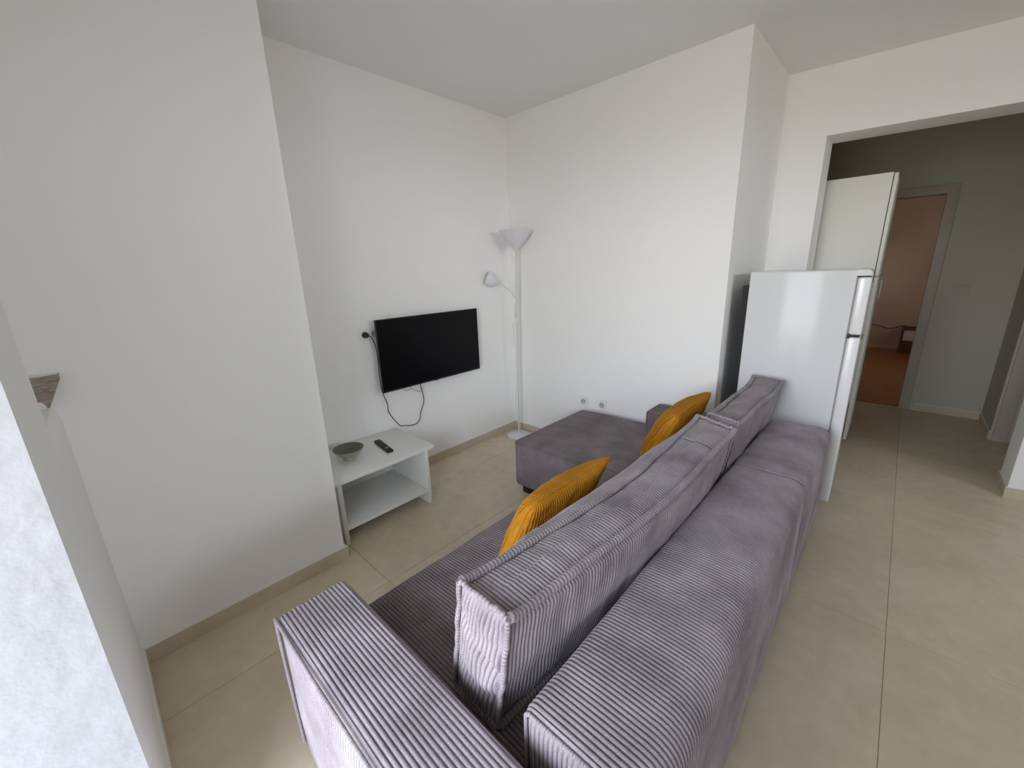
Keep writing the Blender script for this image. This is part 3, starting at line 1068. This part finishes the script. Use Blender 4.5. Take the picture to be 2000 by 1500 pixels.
gc.tube(smooth_path([(0.022, -1.165, 0.76), (0.02, -1.16, 0.69), (0.016, -1.12, 0.655), (0.014, -1.07, 0.63), (0.012, -1.04, 0.65)], 8), 0.0022, 8)
tag(gc.build('aerial_cable', M['greycord']), 'thin grey cables dangling just under the television', 'cable')


# ------------------------------------------------------------------ sockets and switch
def socket(label, center, axis, gangs, size=0.085, group='wall sockets', gang_pitch=0.071, name='wall_socket'):
    """center on the wall; axis 'x' = wall x=0 facing +x, 'y' = wall y=0 facing -y"""
    t = thing(name, label, 'socket', center, group)
    Wd = size + gang_pitch * (gangs - 1)

    def put(bag, nm, m, par=t):
        o = bag.build(nm, m, par)
        return o
    rot = Matrix.Rotation(math.radians(-90), 4, 'Z') if axis == 'y' else Matrix.Identity(4)
    # local frame: +x out of the wall, y along, z up
    pb = Bag()
    for g in range(gangs):
        ya, yb = -Wd / 2 + g * Wd / gangs, -Wd / 2 + (g + 1) * Wd / gangs
        yy = (g - (gangs - 1) / 2) * gang_pitch
        hole, outer, back = [], [], []
        for k in range(48):
            an = 2 * math.pi * k / 48
            cy_, cz_ = math.cos(an), math.sin(an)
            hole.append(pb.bm.verts.new((0.0095, yy + 0.0215 * cy_, 0.0215 * cz_)))
            mm = max(abs(cy_), abs(cz_))
            oy = (yb - yy) * max(cy_, 0) / mm + (ya - yy) * max(-cy_, 0) / mm
            outer.append(pb.bm.verts.new((0.0085, yy + oy, size / 2 * cz_ / mm)))
            back.append(pb.bm.verts.new((0.0, yy + oy, size / 2 * cz_ / mm)))
        for k in range(48):
            k2 = (k + 1) % 48
            pb.bm.faces.new((hole[k], hole[k2], outer[k2], outer[k]))
            pb.bm.faces.new((outer[k], outer[k2], back[k2], back[k]))
    plate = put(pb, 'plate', M['switch'])
    for g in range(gangs):
        yy = (g - (gangs - 1) / 2) * gang_pitch
        put(Bag().lathe([(0.0235, 0.0093), (0.0225, 0.0108), (0.0205, 0.0106), (0.0195, 0.0012), (0, 0.0012)], (0, yy, 0), (1, 0, 0), 32), 'well', M['recess'], t)
        for sg in (-1, 1):
            put(Bag().lathe([(0.0038, 0.0010), (0.0038, 0.0020), (0, 0.0020)], (0, yy + sg * 0.0095, 0), (1, 0, 0), 12), 'pin_hole', M['dark_hole'], t)
            put(Bag().box((0.0012, yy - 0.0035, sg * 0.0178 - 0.0018), (0.0098, yy + 0.0035, sg * 0.0178 + 0.0018), 0.0006), 'earth_clip', M['chrome'], t)
    if axis == 'y':
        t.rotation_euler = (0, 0, math.radians(-90))
    return t


socket('white double socket half behind the television, black plug in it', (0.0, -1.42, 1.117), 'x', 2, 0.088, name='double_socket', group='wall sockets').pop('group')
socket('white single socket low on the back wall, nearer the floor lamp', (0.797, 0.0, 0.430), 'y', 1)
socket('white single socket low on the back wall, nearer the sofa arm', (0.972, 0.0, 0.428), 'y', 1)
sw = thing('light_switch', 'faint white light switch on the dim hall wall right of the doorway', 'switch', (2.998, YF, 1.197))
Bag().box((-0.042, -0.009, -0.042), (0.042, 0, 0.042), 0.003).build('plate', M['hall'], sw)  # white switch given the darkened hall colour
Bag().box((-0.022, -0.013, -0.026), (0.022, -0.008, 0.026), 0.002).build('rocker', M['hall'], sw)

# ------------------------------------------------------------------ low table, bowl, remote
tb = thing('tv_table', 'low white laminate table with a shelf, under the television', 'table', (0.26, -1.65, 0))


def tp(o):
    return keep(o, tb)


tp(Bag().box((0.020, -1.998, 0.385), (0.497, -1.318, 0.409), 0.002).build('tabletop', M['white_lam']))
tp(Bag().box((0.035, -1.974, 0.002), (0.494, -1.950, 0.385), 0.001).build('leg', M['white_lam']))
tp(Bag().box((0.035, -1.392, 0.002), (0.494, -1.370, 0.385), 0.001).build('leg', M['white_lam']))
tp(Bag().box((0.035, -1.950, 0.088), (0.489, -1.392, 0.108), 0.001).build('shelf', M['white_lam']))
tp(Bag().box((0.035, -1.950, 0.108), (0.047, -1.392, 0.385)).build('back_panel', M['white_lam']))

bowl = thing('bowl', 'shallow olive-glazed footed bowl on the low white table', 'bowl', (0.262, -1.785, 0.4095))
prof = [(0.0, 0.006), (0.030, 0.006), (0.034, 0.0), (0.038, 0.0), (0.037, 0.012), (0.034, 0.020), (0.058, 0.034), (0.078, 0.052), (0.089, 0.072), (0.0905, 0.074)]
Bag().lathe(prof, seg=48).build('outside', M['bowl_out'], bowl, angle=50)
Bag().lathe([(0.0905, 0.074), (0.088, 0.0745), (0.085, 0.070), (0.074, 0.054), (0.055, 0.039), (0.03, 0.030), (0.0, 0.028)], seg=48).build('inside', M['bowl_in'], bowl, angle=50)

rm = thing('remote_control', 'slim black remote control lying on the low white table', 'remote', (0.268, -1.556, 0.4092))
Bag().box((-0.115, -0.021, 0), (0.115, 0.021, 0.017), 0.005, 3).build('case', M['black'], rm)
for i in range(9):
    for j in range(3):
        if i in (3, 4) and j != 1:
            continue
        kx = -0.088 + i * 0.0175
        m_ = M['key']
        Bag().box((kx - 0.0052, (j - 1) * 0.0125 - 0.004, 0.0165), (kx + 0.0052, (j - 1) * 0.0125 + 0.004, 0.0188), 0.001, 1).build('button', m_, rm, smooth=False)
Bag().box((0.056, -0.013, 0.0168), (0.064, 0.013, 0.0186), 0.001, 1).build('button', M['red_key'], rm, smooth=False)
rm.rotation_euler = (0, 0, math.radians(-8))

# ------------------------------------------------------------------ floor lamp in the corner
LX, LY = 0.176, -0.140
lamp = thing('floor_lamp', 'white uplighter floor lamp with a small reading arm in the corner', 'lamp', (LX, LY, 0))
Bag().lathe([(0, 0), (0.112, 0), (0.114, 0.006), (0.113, 0.016), (0.106, 0.021), (0.03, 0.029), (0.016, 0.034), (0.012, 0.042), (0, 0.042)], seg=48).build('base', M['lamp'], lamp)
# pole leans back a touch
lean = Vector((0.0, 0.0, 1.0))
Bag().tube([(0, 0, 0.035), (0, 0, 0.62), (0, 0, 1.20), (0, 0, 1.662)], 0.0070, 14).build('pole', M['lamp'], lamp)
Bag().tube([(0, 0, 1.20), (0, 0, 1.50)], 0.0090, 14).build('pole_sleeve', M['lamp'], lamp)
Bag().lathe([(0.012, 1.655), (0.02, 1.67), (0.05, 1.70), (0.095, 1.752), (0.135, 1.812), (0.138, 1.818), (0.134, 1.818), (0.09, 1.756), (0.04, 1.700), (0.0, 1.682)], seg=48).build('shade', M['shade'], lamp, angle=60)
Bag().lathe([(0, 0), (0.006, 0), (0.006, 0.012), (0, 0.012)], (-0.012, -0.012, 1.688), (-0.7, -0.7, 0.1), 12).build('shade_screw', M['key'], lamp)
lamp.rotation_euler = (-0.0088, 0.0094, 0)
ends = Vector((-0.73, -0.68, 0)).normalized()
ap = smooth_path([(0, 0, 1.255), ends * 0.02 + Vector((0, 0, 1.285)), ends * 0.07 + Vector((0, 0, 1.345)), ends * 0.15 + Vector((0, 0, 1.395))], 10)
Bag().tube(ap, 0.005, 10).build('reading_arm', M['lamp'], lamp)
hd = (ends * 0.9 + Vector((0, 0, 0.42))).normalized()
Bag().lathe([(0, -0.005), (0.016, -0.005), (0.018, 0.03), (0.02, 0.034), (0, 0.034)], ends * 0.148 + Vector((0, 0, 1.394)), hd, 24).build('reading_socket', M['lamp'], lamp)
Bag().lathe([(0.012, 0.0), (0.030, 0.008), (0.052, 0.035), (0.060, 0.068), (0.060, 0.095), (0.057, 0.095), (0.057, 0.068), (0.049, 0.037), (0.028, 0.012), (0, 0.006)],
            ends * 0.165 + Vector((0, 0, 1.402)), hd, 32).build('reading_shade', M['shade'], lamp, angle=60)
cp = smooth_path([(0.004, -0.012, 1.255), (-0.012, -0.014, 1.19), (-0.016, -0.015, 1.12), (0.0, -0.016, 1.10), (0.002, -0.016, 1.16), (-0.02, -0.018, 1.06), (-0.026, -0.018, 1.0),
                  (-0.012, -0.016, 0.86), (-0.002, -0.014, 0.66), (-0.004, -0.014, 0.50), (-0.018, -0.016, 0.36), (-0.016, -0.016, 0.24), (0.002, -0.014, 0.14), (0.012, 0.0, 0.06),
                  (0.06, 0.05, 0.034), (0.10, 0.075, 0.026), (0.125, 0.085, 0.006), (0.20, 0.10, 0.004)], 8)
Bag().tube(cp, 0.0028, 8).build('cord', M['lamp'], lamp)
Bag().box((-0.036, -0.027, 1.00), (-0.014, -0.010, 1.062), 0.005, 3).build('cord_switch', M['switch'], lamp)

# ------------------------------------------------------------------ bedroom bits seen through the doorway
ns = thing('nightstand', 'small nightstand with a cream drawer on the bedroom floor', 'nightstand', (2.85, 6.42, 0))
Bag().box((-0.16, -0.12, 0), (0.26, 0.20, 0.39), 0.004).build('body', M['night'], ns)
dr = Bag().box((-0.13, -0.138, 0.20), (0.24, -0.12, 0.36), 0.003).build('drawer', M['night_front'], ns)
Bag().lathe([(0, 0), (0.012, 0), (0.014, 0.016), (0, 0.02)], (0.05, -0.137, 0.28), (0, -1, 0), 14).build('knob', M['chrome'], dr)
bc = Bag().tube(smooth_path([(2.30, 6.62, 0.40), (2.42, 6.618, 0.375), (2.52, 6.618, 0.345), (2.60, 6.60, 0.36), (2.68, 6.55, 0.404), (2.76, 6.50, 0.398), (2.95, 6.50, 0.397)], 8), 0.005, 8)
tag(bc.build('bedroom_cable', M['black']), 'thin dark cable drooping along the bedroom wall to the nightstand', 'cable')

# ------------------------------------------------------------------ balcony outside the door (floor and railing mirror in the fridge)
struct(Bag().box((0.0, -5.0, 2.72), (5.0, Y0 - WT, 2.9)).build('ceiling_shade', M['balcony'], smooth=False))  # unseen roof added to cut off the high sky
struct(Bag().box((1.05, -5.0, -0.03), (1.25, Y0 - WT, 2.72)).build('wall_shade_left', M['balcony'], smooth=False))  # unseen side wall added to limit skylight on the door reveal
struct(Bag().box((4.2, -5.0, -0.03), (4.4, Y0 - WT, 2.72)).build('wall_shade_right', M['balcony'], smooth=False))  # unseen too, added and placed to shape the light through the door
slab = struct(Bag().box((0.0, -5.0, -0.2), (5.0, Y0 - WT, -0.03)).build('floor_balcony', M['balcony'], smooth=False))
rl = thing('balcony_railing', 'white metal balcony railing, mirrored in the fridge side', 'railing', (2.0, -4.9, -0.03))
Bag().box((-0.74, -0.02, 1.0), (2.19, 0.02, 1.04)).build('top_rail', M['lamp'], rl)
Bag().box((-0.74, -0.015, 0.12), (2.19, 0.015, 0.15)).build('bottom_rail', M['lamp'], rl)
bar_me = None
for k in range(26):
    if bar_me is None:
        ob = Bag().box((-0.009, -0.009, 0.0), (0.009, 0.009, 1.0)).build('baluster', M['lamp'], rl, smooth=False)
        bar_me = ob.data
    else:
        ob = bpy.data.objects.new('baluster', bar_me)
        COL.objects.link(ob)
        ob.parent = rl
    ob.location = (-0.69 + k * 0.115, 0, 0.0)
